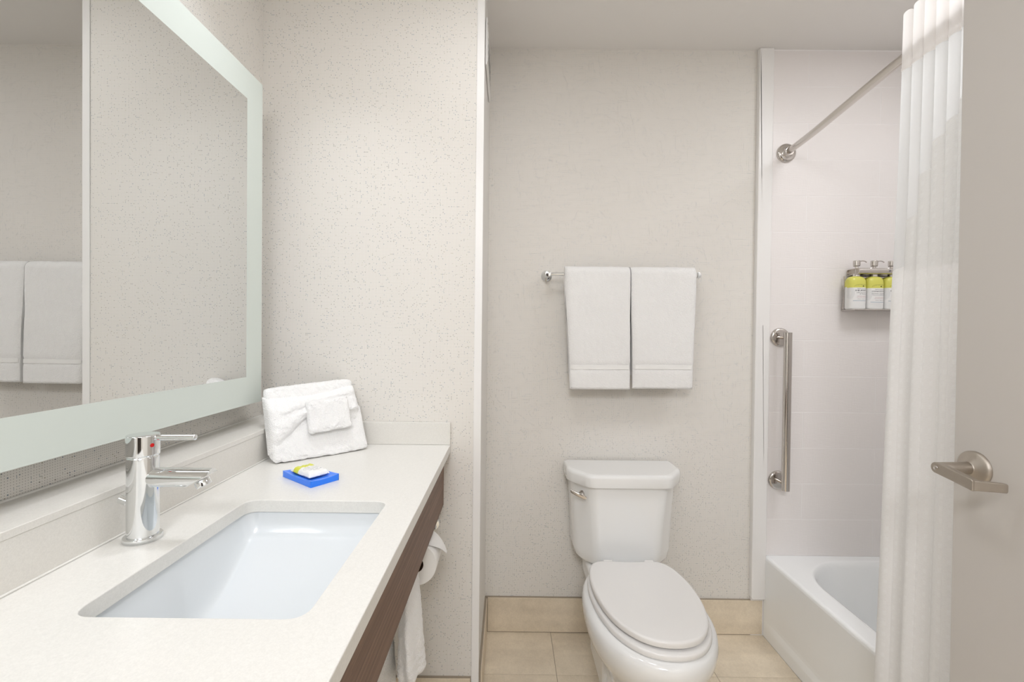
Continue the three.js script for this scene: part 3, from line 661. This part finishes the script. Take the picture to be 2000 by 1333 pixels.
// ------------------------------------------------------------------ bathtub
{
  const t = thing('bathtub', 'white alcove bathtub with plain apron along the right wall', 'bathtub');
  const x0 = XTUB, x1 = XFAR - 0.0105, Z0 = ZN + 0.002, Z1 = ZB - 0.0105, top = 0.3375;
  const bx0 = 1.163, bx1 = 1.77, bz0 = 0.5, bz1 = 1.868, R = 0.21;
  const cx = (bx0 + bx1) / 2, cz = (bz0 + bz1) / 2;
  const yAt = (x, Z) => {
    const qx = Math.abs(x - cx) - (bx1 - bx0) / 2 + R, qz = Math.abs(Z - cz) - (bz1 - bz0) / 2 + R;
    const d = -(Math.hypot(Math.max(qx, 0), Math.max(qz, 0)) + Math.min(Math.max(qx, qz), 0) - R);
    const edge = Math.max(0, 0.014 - (x - x0)), roll = edge > 0 ? 0.014 - Math.sqrt(Math.max(0, 0.014 * 0.014 - edge * edge)) : 0;
    let y = top - roll;
    if (d > -0.012) { const s = d + 0.012; y -= smin(Math.pow(s, 1.6) * 26, 0.285, 0.06) * sstep(0, 0.03, s); }
    return Math.max(0.045, y);
  };
  const wz = 190, wx = 120;
  const dens = u => u < 0.08 ? u * 0.25 : 0.02 + (u - 0.08) / 0.92 * 0.98;
  const topS = sheet(wx, wz, (u, v) => { const x = lerp(x0, x1, dens(u)), Z = lerp(Z0, Z1, v); return [x, yAt(x, Z), -Z]; });
  part('basin', topS, M.acrylic, t);
  // apron: slight recess, then a toe flare
  const prof = [[0, top - 0.014], [0, 0.30], [0.001, 0.25], [0.003, 0.15], [0.006, 0.085], [0.0055, 0.07], [0.002, 0.055], [0, 0.045], [0, 0.0006]];
  const L = []; for (let i = 0; i < prof.length - 1; i++) for (let k = 0; k < 6; k++) L.push([lerp(prof[i][0], prof[i + 1][0], k / 6), lerp(prof[i][1], prof[i + 1][1], k / 6)]); L.push(prof[prof.length - 1]);
  part('apron', sheet(40, L.length - 1, (u, v) => { const p = L[Math.round(v * (L.length - 1))], e = Math.min(u, 1 - u) * (Z1 - Z0), q = sstep(0.02, 0.07, e); return [x0 + p[0] * q, p[1], -lerp(Z1, Z0, u)]; }), M.acrylic, t);
  part('skirt_end', slab(x0 + 0.008, x1, 0.0006, 0.04, Z0, Z1), M.acrylic, t);
  part('drain', latheAlong([[0.0001, 0.004], [0.028, 0.004], [0.032, 0.001], [0.032, 0]], [cx, 0.0525, -1.2], [0, 1, 0]), M.chrome, t);
}
// grab bar
{
  const b = thing('grab_bar', 'vertical polished steel grab bar on the shower tiles', 'grab bar');
  const zt = -(ZB - 0.0095), zb = zt + 0.058, x = 1.131;
  part('rail', mergeGeometries([rodBetween([x, 0.63, zb], [x, 1.27, zb], 0.0155, 0.0155, 40)]), M.steel, b);
  for (const y of [1.25, 0.655]) {
    const p = part('post', rodBetween([x - 0.0, y, zb], [x - 0.0, y, zt + 0.004], 0.007), M.steel, b);
    part('flange', latheAlong([[0.007, 0.012], [0.026, 0.0115], [0.0275, 0.0105], [0.0285, 0.0115], [0.035, 0.0105], [0.0385, 0.006], [0.039, 0.0005]], [x, y, zt], [0, 0, 1], 56), M.steel, p);
  }
}
// shower curtain rod, bowed into the room
const rodPts = [[1.144, 1.918], [1.1257, 1.7165], [1.1039, 1.559], [1.066, 1.274], [1.048, 1.05], [1.056, 0.8], [1.09, 0.58], [1.144, 0.412]];
const YROD = 2.0123;
const rodCurve = new THREE.CatmullRomCurve3(rodPts.map(([x, Z]) => new THREE.Vector3(x, YROD, -Z)));
{
  const r = thing('curtain_rod', 'bowed chrome shower curtain rod above the bathtub', 'curtain rod');
  part('rod', new THREE.TubeGeometry(rodCurve, 120, 0.0127, 20), M.steel, r);
  const zt = -(ZB - 0.0095);
  for (const [z, d] of [[zt, 1], [-ZN, -1]])
    part('flange', latheAlong([[0.0001, 0.03], [0.0165, 0.03], [0.0185, 0.027], [0.0185, 0.018], [0.024, 0.015], [0.03, 0.0135], [0.0315, 0.0125], [0.036, 0.0105], [0.0385, 0.006], [0.039, 0]], [1.144, YROD, z], [0, 0, d], 56), M.steel, r);
}
// shower curtain: pleats hung on the room side of the rod; fabric header, sheer window, patterned cloth below
{
  const c = thing('shower_curtain', 'white shower curtain gathered behind the open door', 'curtain');
  const Za = 1.236, Zb = 0.80, folds = 12.4;
  const railX = Z => { for (let i = 0; i < rodPts.length - 1; i++) { const [xa, za] = rodPts[i], [xb, zb] = rodPts[i + 1]; if (Z <= za && Z >= zb) return lerp(xa, xb, (za - Z) / (za - zb)); } return 1.06; };
  const pos = (u, Y, out = 0) => {
    const drop = clamp((2.14 - Y) / 2.1), w = u * folds, Zr = lerp(Za, Zb, u);
    const k = Math.floor(w), fr = w - k, low = sstep(0.12, 0.5, drop);
    const scallop = Math.pow(Math.abs(Math.sin(Math.PI * fr)), 0.75);              // rounded pleat, sharp valley
    const wide = 0.5 + 0.5 * Math.sin(w * Math.PI * 0.92 + 0.4 + 0.5 * noise(u * 5, Y * 0.7, 2));
    const amp = 0.0115 * (0.9 + 0.35 * noise(k * 1.7, 2.2, 0.5));
    const Z = Zr + 0.05 * Math.pow(drop, 1.1) * (1 - u) * (1 - u) + 0.003 * Math.sin(w * 6.2832) * (1 - low) + 0.003 * noise(u * 8, Y * 2, 3) * drop;
    let x = railX(Zr) - 0.0165 - lerp(scallop * amp, 0.25 * scallop * amp + wide * 0.016, low) + 0.0025 * noise(u * 12, Y * 2.5, 7) * drop;
    return [Math.max(1.008, Math.min(x, 1.0765)) + out, Y, -Z];
  };
  const heads = u => { const w = (u * folds) % 1; return 2.1 + 0.010 * Math.pow(Math.abs(Math.sin(Math.PI * w)), 0.6); };
  const levels = [1.435, 1.565, 1.665, 1.735, 1.765, 1.80, 1.81, 1.82];
  const sheerLow = u => levels[Math.min(7, Math.floor(u * folds + 1e-6))];
  const head0 = 1.963, NU = 430, len = 0.062;                     // cloth length per pleat
  part('header', sheet(NU, 12, (u, v) => pos(u, lerp(head0, heads(u), v)), (u, v) => [u * folds * len, v * 0.15]), M.header, c, 'opaque white pleated header');
  part('sheer_window', sheet(NU, 24, (u, v) => pos(u, lerp(1.43, head0, v), 0.0006), (u, v) => [u * folds * len, v * 0.5]), M.sheer, c, 'sheer translucent panel');
  const strips = [];                                             // the upper hem of the cloth steps up from pleat to pleat
  for (let k = 0; k < 13; k++) {
    const ua = k / folds, ub = Math.min(1, (k + 1) / folds), yt = sheerLow((ua + ub) / 2);
    strips.push(sheet(34, 60, (u, v) => pos(lerp(ua, ub, u), lerp(0.075, yt + 0.012 * (u - 0.5), v), -0.0006), (u, v) => [lerp(ua, ub, u) * folds * len, lerp(0.075, yt, v)]));
  }
  part('main_cloth', mergeGeometries(strips), M.curtain, c, 'white cloth with woven squares');
  part('header_seam', sheet(NU, 2, (u, v) => pos(u, head0 - 0.005 + 0.01 * v, -0.0012), (u, v) => [u * folds * len, v * 0.01]), M.header, c);
  // eyelets that carry the curtain on the rod
  for (let k = 0; k < 12; k++) { const u = (k + 0.02) / folds, p = pos(u, YROD), Z = -p[2]; part('hook', new THREE.TorusGeometry(0.0175, 0.0012, 6, 20).rotateX(0.0).translate(railX(lerp(Za, Zb, u)), YROD, -Z), M.plasticWhite, c); }
}

// ------------------------------------------------------------------ dispenser rack and bottles
const BZ = -(ZB - 0.0095);                                       // tile surface
const RX0 = 1.383, RX1 = 1.605;
{
  const r = thing('bottle_rack', 'steel wall rack holding the shower bottles', 'rack');
  part('back_plate', slab(RX0 + 0.04, RX1, 1.372, 1.505, ZB - 0.012, ZB - 0.0097), M.steel, r);
  part('shelf', slab(RX0, RX1, 1.363, 1.367, ZB - 0.085, ZB - 0.0097, 0.001), M.steel, r);
  const oval = new THREE.Shape(roundPoly([[-0.036, -0.0125], [0.036, -0.0125], [0.036, 0.0125], [-0.036, 0.0125]], 0.012, 6).map(p => new THREE.Vector2(...p)));
  oval.holes.push(new THREE.Path(roundPoly([[-0.0335, -0.01], [-0.0335, 0.01], [0.0335, 0.01], [0.0335, -0.01]], 0.0095, 6).map(p => new THREE.Vector2(...p))));
  const tube = new THREE.ExtrudeGeometry(oval, { depth: RX1 - 1.403, bevelEnabled: false }); tube.rotateY(Math.PI / 2); tube.translate(1.403, 1.5205, -(ZB - 0.0465));
  const bar = part('top_bar', tube, M.steel, r, 'hollow oval steel bar open at its end');
  part('added_plug', slab(1.4085, 1.4105, 1.5105, 1.5305, ZB - 0.079, ZB - 0.014), M.nickel, bar);  // added metal insert that lightens the dark mouth of the bar
  part('screw', latheAlong([[0.0001, 0.0015], [0.004, 0.0012], [0.0045, 0]], [1.524, 1.521, -(ZB - 0.0825)], [0, 0, 1], 16), M.darkMetal, bar);
  // swept side bracket
  const prof = [[0.0, 1.3685], [0.0165, 1.3685], [0.0165, 1.505], [0.008, 1.505], [0.012, 1.47], [0.013, 1.43], [0.006, 1.395]];
  const sh = new THREE.Shape(roundPoly(prof, 0.003, 5).map(p => new THREE.Vector2(...p)));
  const sg = new THREE.ExtrudeGeometry(sh, { depth: 0.002, bevelEnabled: false }); sg.rotateY(-Math.PI / 2); sg.translate(RX0 + 0.003, 0, -(ZB - 0.0097));
  part('side_bracket', sg, M.steel, r);
}
function bottle(x, word, sub, label, clear) {
  const t = thing('shower_bottle', label, 'bottle', 'bottles in the shower rack');
  const W = 0.068, D = 0.05, Y0 = 1.3675, Zc = ZB - 0.052;
  const sec = (y, s, e = 3.2, sy = s) => { const out = []; for (let k = 0; k < 48; k++) { const a = k / 48 * 6.283185, c = Math.cos(a), q = Math.sin(a); out.push([x + Math.sign(c) * Math.pow(Math.abs(c), 2 / e) * W / 2 * s, y, -Zc + Math.sign(q) * Math.pow(Math.abs(q), 2 / e) * D / 2 * sy * -1]); } return out; };
  part('bottle_body', loft([sec(Y0, 0.9), sec(Y0 + 0.003, 0.97), sec(Y0 + 0.006, 0.985), sec(Y0 + 0.09, 0.985)]), M.plasticWhite, t);
  part('shoulder', loft([sec(Y0 + 0.0905, 0.985), sec(Y0 + 0.108, 0.985), sec(Y0 + 0.117, 0.95), sec(Y0 + 0.124, 0.87, 2.9), sec(Y0 + 0.129, 0.74, 2.6), sec(Y0 + 0.1315, 0.58, 2.3), sec(Y0 + 0.133, 0.42, 2)]), M.yellow, t);
  const pump = part('pump', mergeGeometries([
    latheAlong([[0.013, 0.0], [0.013, 0.012], [0.011, 0.013], [0.006, 0.014], [0.006, 0.044]], [x + 0.004, Y0 + 0.132, -Zc], [0, 1, 0], 24),
    latheAlong([[0.0001, 0], [0.0115, 0], [0.0115, 0.003], [0.0125, 0.0035], [0.0125, 0.022], [0.012, 0.023], [0.0001, 0.0232]], [x + 0.004, Y0 + 0.174, -Zc], [0, 1, 0], 32)]), M.steel, t);
  part('nozzle', new THREE.TubeGeometry(new THREE.CatmullRomCurve3([[0.012, 0.194], [0.024, 0.1965], [0.034, 0.195], [0.04, 0.191]].map(([a, b]) => new THREE.Vector3(x + 0.004 + a, Y0 + b, -Zc))), 12, 0.0022, 8), M.steel, pump);
  // printed label wrapped round the front
  const cv = document.createElement('canvas'); cv.width = 512; cv.height = 560; const c = cv.getContext('2d');
  c.fillStyle = '#f0efed'; c.fillRect(0, 0, 512, 560); c.fillStyle = '#e0dd6a'; c.fillRect(0, 0, 512, 150);
  c.strokeStyle = '#8c8a3c'; c.lineWidth = 5; c.beginPath(); c.ellipse(300, 130, 120, 70, 0, Math.PI, 2 * Math.PI); c.stroke();
  c.setLineDash([14, 9]); c.beginPath(); c.ellipse(300, 128, 95, 50, 0, Math.PI * 1.05, Math.PI * 1.95); c.stroke(); c.setLineDash([]);
  c.fillStyle = '#6d6b33'; c.beginPath(); c.arc(300, 110, 17, 0, 7); c.fill();
  c.strokeStyle = '#b9bcbf'; c.lineWidth = 4; for (let k = 0; k < 5; k++) { c.beginPath(); c.ellipse(80, 300, 30 + k * 18, 50 + k * 26, 0, 0, 7); c.stroke(); }
  c.fillStyle = '#55565a'; c.textAlign = 'center'; c.font = 'italic 34px serif'; c.fillText('Nourishing', 320, 198);
  c.font = 'bold ' + (word.length > 9 ? 42 : 52) + 'px sans-serif'; c.fillText(word, 320, 250);
  c.font = 'italic 34px serif'; c.fillText(sub[0], 320, 300); c.fillText(sub[1], 320, 338);
  c.fillStyle = '#b98e8e'; c.font = '26px sans-serif'; c.fillText('with grapefruit', 320, 392); c.fillText('and lemongrass', 320, 424);
  c.fillStyle = '#77787c'; c.font = '24px sans-serif'; c.fillText('for hair & body', 320, 470); 
  c.fillStyle = '#c4ccd2'; c.fillRect(150, 500, 330, 22);
  const tex = new THREE.CanvasTexture(cv); tex.colorSpace = THREE.SRGBColorSpace;
  const lm = P({ map: tex, roughness: 0.4 });
  const yl = Y0 + (clear ? 0.026 : 0.02), yh = Y0 + 0.108;
  part('label', sheet(40, 2, (u, v) => { const a = Math.PI + u * Math.PI, cc = Math.cos(a), q = Math.sin(a); return [x + Math.sign(cc) * Math.pow(Math.abs(cc), 2 / 3.2) * (W / 2 * 0.985 + 0.0004), lerp(yl, yh, v), -Zc - Math.sign(q) * Math.pow(Math.abs(q), 2 / 3.2) * (D / 2 * 0.985 + 0.0004)]; }), lm, t, 'printed label, yellow above and white below');
}
bottle(1.4095, 'SHAMPOO', ['Shampooing', 'Champú'], 'yellow and white bottle labelled SHAMPOO in the shower rack', true);
bottle(1.4805, 'CONDITIONER', ['Après-shampooing', 'Acondicionador'], 'yellow and white bottle labelled CONDITIONER in the shower rack', false);
bottle(1.5515, 'SHOWER GEL', ['Gel douche', 'Gel de ducha'], 'yellow and white bottle half hidden by the shower curtain', true);

// ------------------------------------------------------------------ vent grille
{
  const v = thing('vent_grille', 'white vent grille high on the plain side wall', 'vent');
  const x = XR, Y0 = 2.15, Y1 = 2.31, Z0 = 1.545, Z1 = 1.8;
  const fr = new THREE.Shape(roundPoly([[Z0, Y0], [Z1, Y0], [Z1, Y1], [Z0, Y1]], 0.006, 4).map(p => new THREE.Vector2(...p)));
  fr.holes.push(new THREE.Path([[Z0 + 0.03, Y0 + 0.03], [Z0 + 0.03, Y1 - 0.03], [Z1 - 0.03, Y1 - 0.03], [Z1 - 0.03, Y0 + 0.03]].map(p => new THREE.Vector2(...p))));
  const g = new THREE.ExtrudeGeometry(fr, { depth: 0.002, bevelEnabled: true, bevelSize: 0.002, bevelThickness: 0.002, bevelSegments: 2, bevelOffset: -0.002 });
  g.rotateY(Math.PI / 2); g.translate(x + 0.003, 0, 0);
  part('frame', g, M.trim, v);
  part('duct_back', slab(x + 0.0002, x + 0.001, Y0 + 0.028, Y1 - 0.028, Z0 + 0.028, Z1 - 0.028), M.black, v);
  part('louver_plate', slab(x + 0.001, x + 0.0085, Y0 + 0.0305, Y1 - 0.0305, Z0 + 0.0305, Z1 - 0.0305, 0.001), M.trim, v);
  for (let k = 0; k < 4; k++) part('slot', slab(x + 0.0075, x + 0.0088, Y0 + 0.041 + k * 0.022, Y0 + 0.05 + k * 0.022, Z0 + 0.04, Z1 - 0.04), M.black, v, 'flat black strip standing in for louver shade');  // black strips on the plate stand in for shade between louvers
  for (const y of [Y0 + 0.015, Y1 - 0.015]) part('screw', latheAlong([[0.0001, 0.0015], [0.003, 0.001], [0.0035, 0]], [x + 0.0068, y, -(Z0 + 0.015)], [1, 0, 0], 12), M.steel, v);
}

// ------------------------------------------------------------------ door
{
  const d = thing('door_1', 'pale grey door standing open in front of the shower curtain', 'door', null, 'structure');
  const X = 0.96, Ze = 0.9885, Zh = 0.08;
  part('door_leaf', slab(X, X + 0.04, 0.008, 2.1, Zh, Ze, 0.002), M.door, d);
  const hy = 0.9895, hz = -0.943;
  const h = part('handle_rose', latheAlong([[0.0125, 0.0165], [0.0135, 0.0145], [0.027, 0.0085], [0.031, 0.0075], [0.0345, 0.0045], [0.0345, 0]], [X - 0.0002, hy, hz], [-1, 0, 0], 56), M.nickel, d, 'round brushed nickel rose');
  // hub, front blade with a round pivot end, and the leg bent back towards the door
  const out = []; for (let k = 0; k <= 14; k++) { const a = Math.PI / 2 + k / 14 * Math.PI; out.push([Math.cos(a) * 0.0112, Math.sin(a) * 0.0112]); }
  out.push([0.035, -0.0162], [0.0735, -0.0228], [0.0755, -0.0215], [0.0755, -0.0035], [0.072, -0.0005]);
  const bl = new THREE.ExtrudeGeometry(new THREE.Shape(out.map(p => new THREE.Vector2(...p))), { depth: 0.0095, bevelEnabled: true, bevelSize: 0.0016, bevelThickness: 0.0016, bevelSegments: 3, bevelOffset: -0.0016 });
  bl.rotateY(-Math.PI / 2); bl.translate(X - 0.0705, hy, hz);      // outline x runs along +z, thickness along -x
  const lgRings = [0, 0.04, 0.25, 0.5, 0.75, 0.96, 1].map((q, i, all) => { const x = lerp(X - 0.0795, X - 0.0275, q), z = hz + 0.0695 + 0.014 * q, e = i === 0 || i === all.length - 1 ? 0.8 : 1, y = hy - 0.0125 - 0.001 * q, h = lerp(0.0098, 0.0086, q) * e, w = 0.0055 * e; return roundPoly([[-w, -h], [w, -h], [w, h], [-w, h]], 0.002, 3).map(([a, b]) => [x, y + b, z + a]).reverse(); });
  const hub = latheAlong([[0.0122, 0], [0.0118, 0.03], [0.0112, 0.0545], [0.0001, 0.0545]], [X - 0.0155, hy, hz], [-1, 0, 0], 40);
  part('handle_lever', metreUV(mergeGeometries([bl, loft(lgRings), hub].map(g => { const q = g.index ? g.toNonIndexed() : g; for (const k of Object.keys(q.attributes)) if (!['position', 'normal', 'uv'].includes(k)) q.deleteAttribute(k); return q; }))), M.nickel, d, 'brushed nickel lever bent back at its end');
  part('privacy_button', latheAlong([[0.0001, 0.0012], [0.0042, 0.0012], [0.0046, 0]], [X - 0.0815, hy, hz], [-1, 0, 0], 20), M.steel, h);
  for (const y of [0.25, 1.05, 1.85]) part('hinge', new THREE.CylinderGeometry(0.007, 0.007, 0.1, 16).translate(X + 0.03, y, -Zh + 0.004), M.nickel, d);
}
// dark wooden closet door in the passage, mirrored by the chrome
{
  const d = thing('door_2', 'dark brown wooden closet door in the entry passage', 'door', null, 'structure');
  part('door_leaf', slab(-0.5, 0.5, 0.01, 2.1, ZBACK + 0.001, ZBACK + 0.04, 0.003), M.darkWood, d);
  part('door_knob', latheAlong([[0.0001, 0.05], [0.02, 0.047], [0.025, 0.036], [0.018, 0.024], [0.009, 0.018], [0.009, 0.004], [0.026, 0.003], [0.026, 0]], [0.27, 1.0, -ZBACK - 0.04], [0, 0, -1]), M.nickel, d);
}

scene.traverse(o => { if (o.isMesh) { o.castShadow = o.receiveShadow = true; } });
renderer.render(scene, camera);
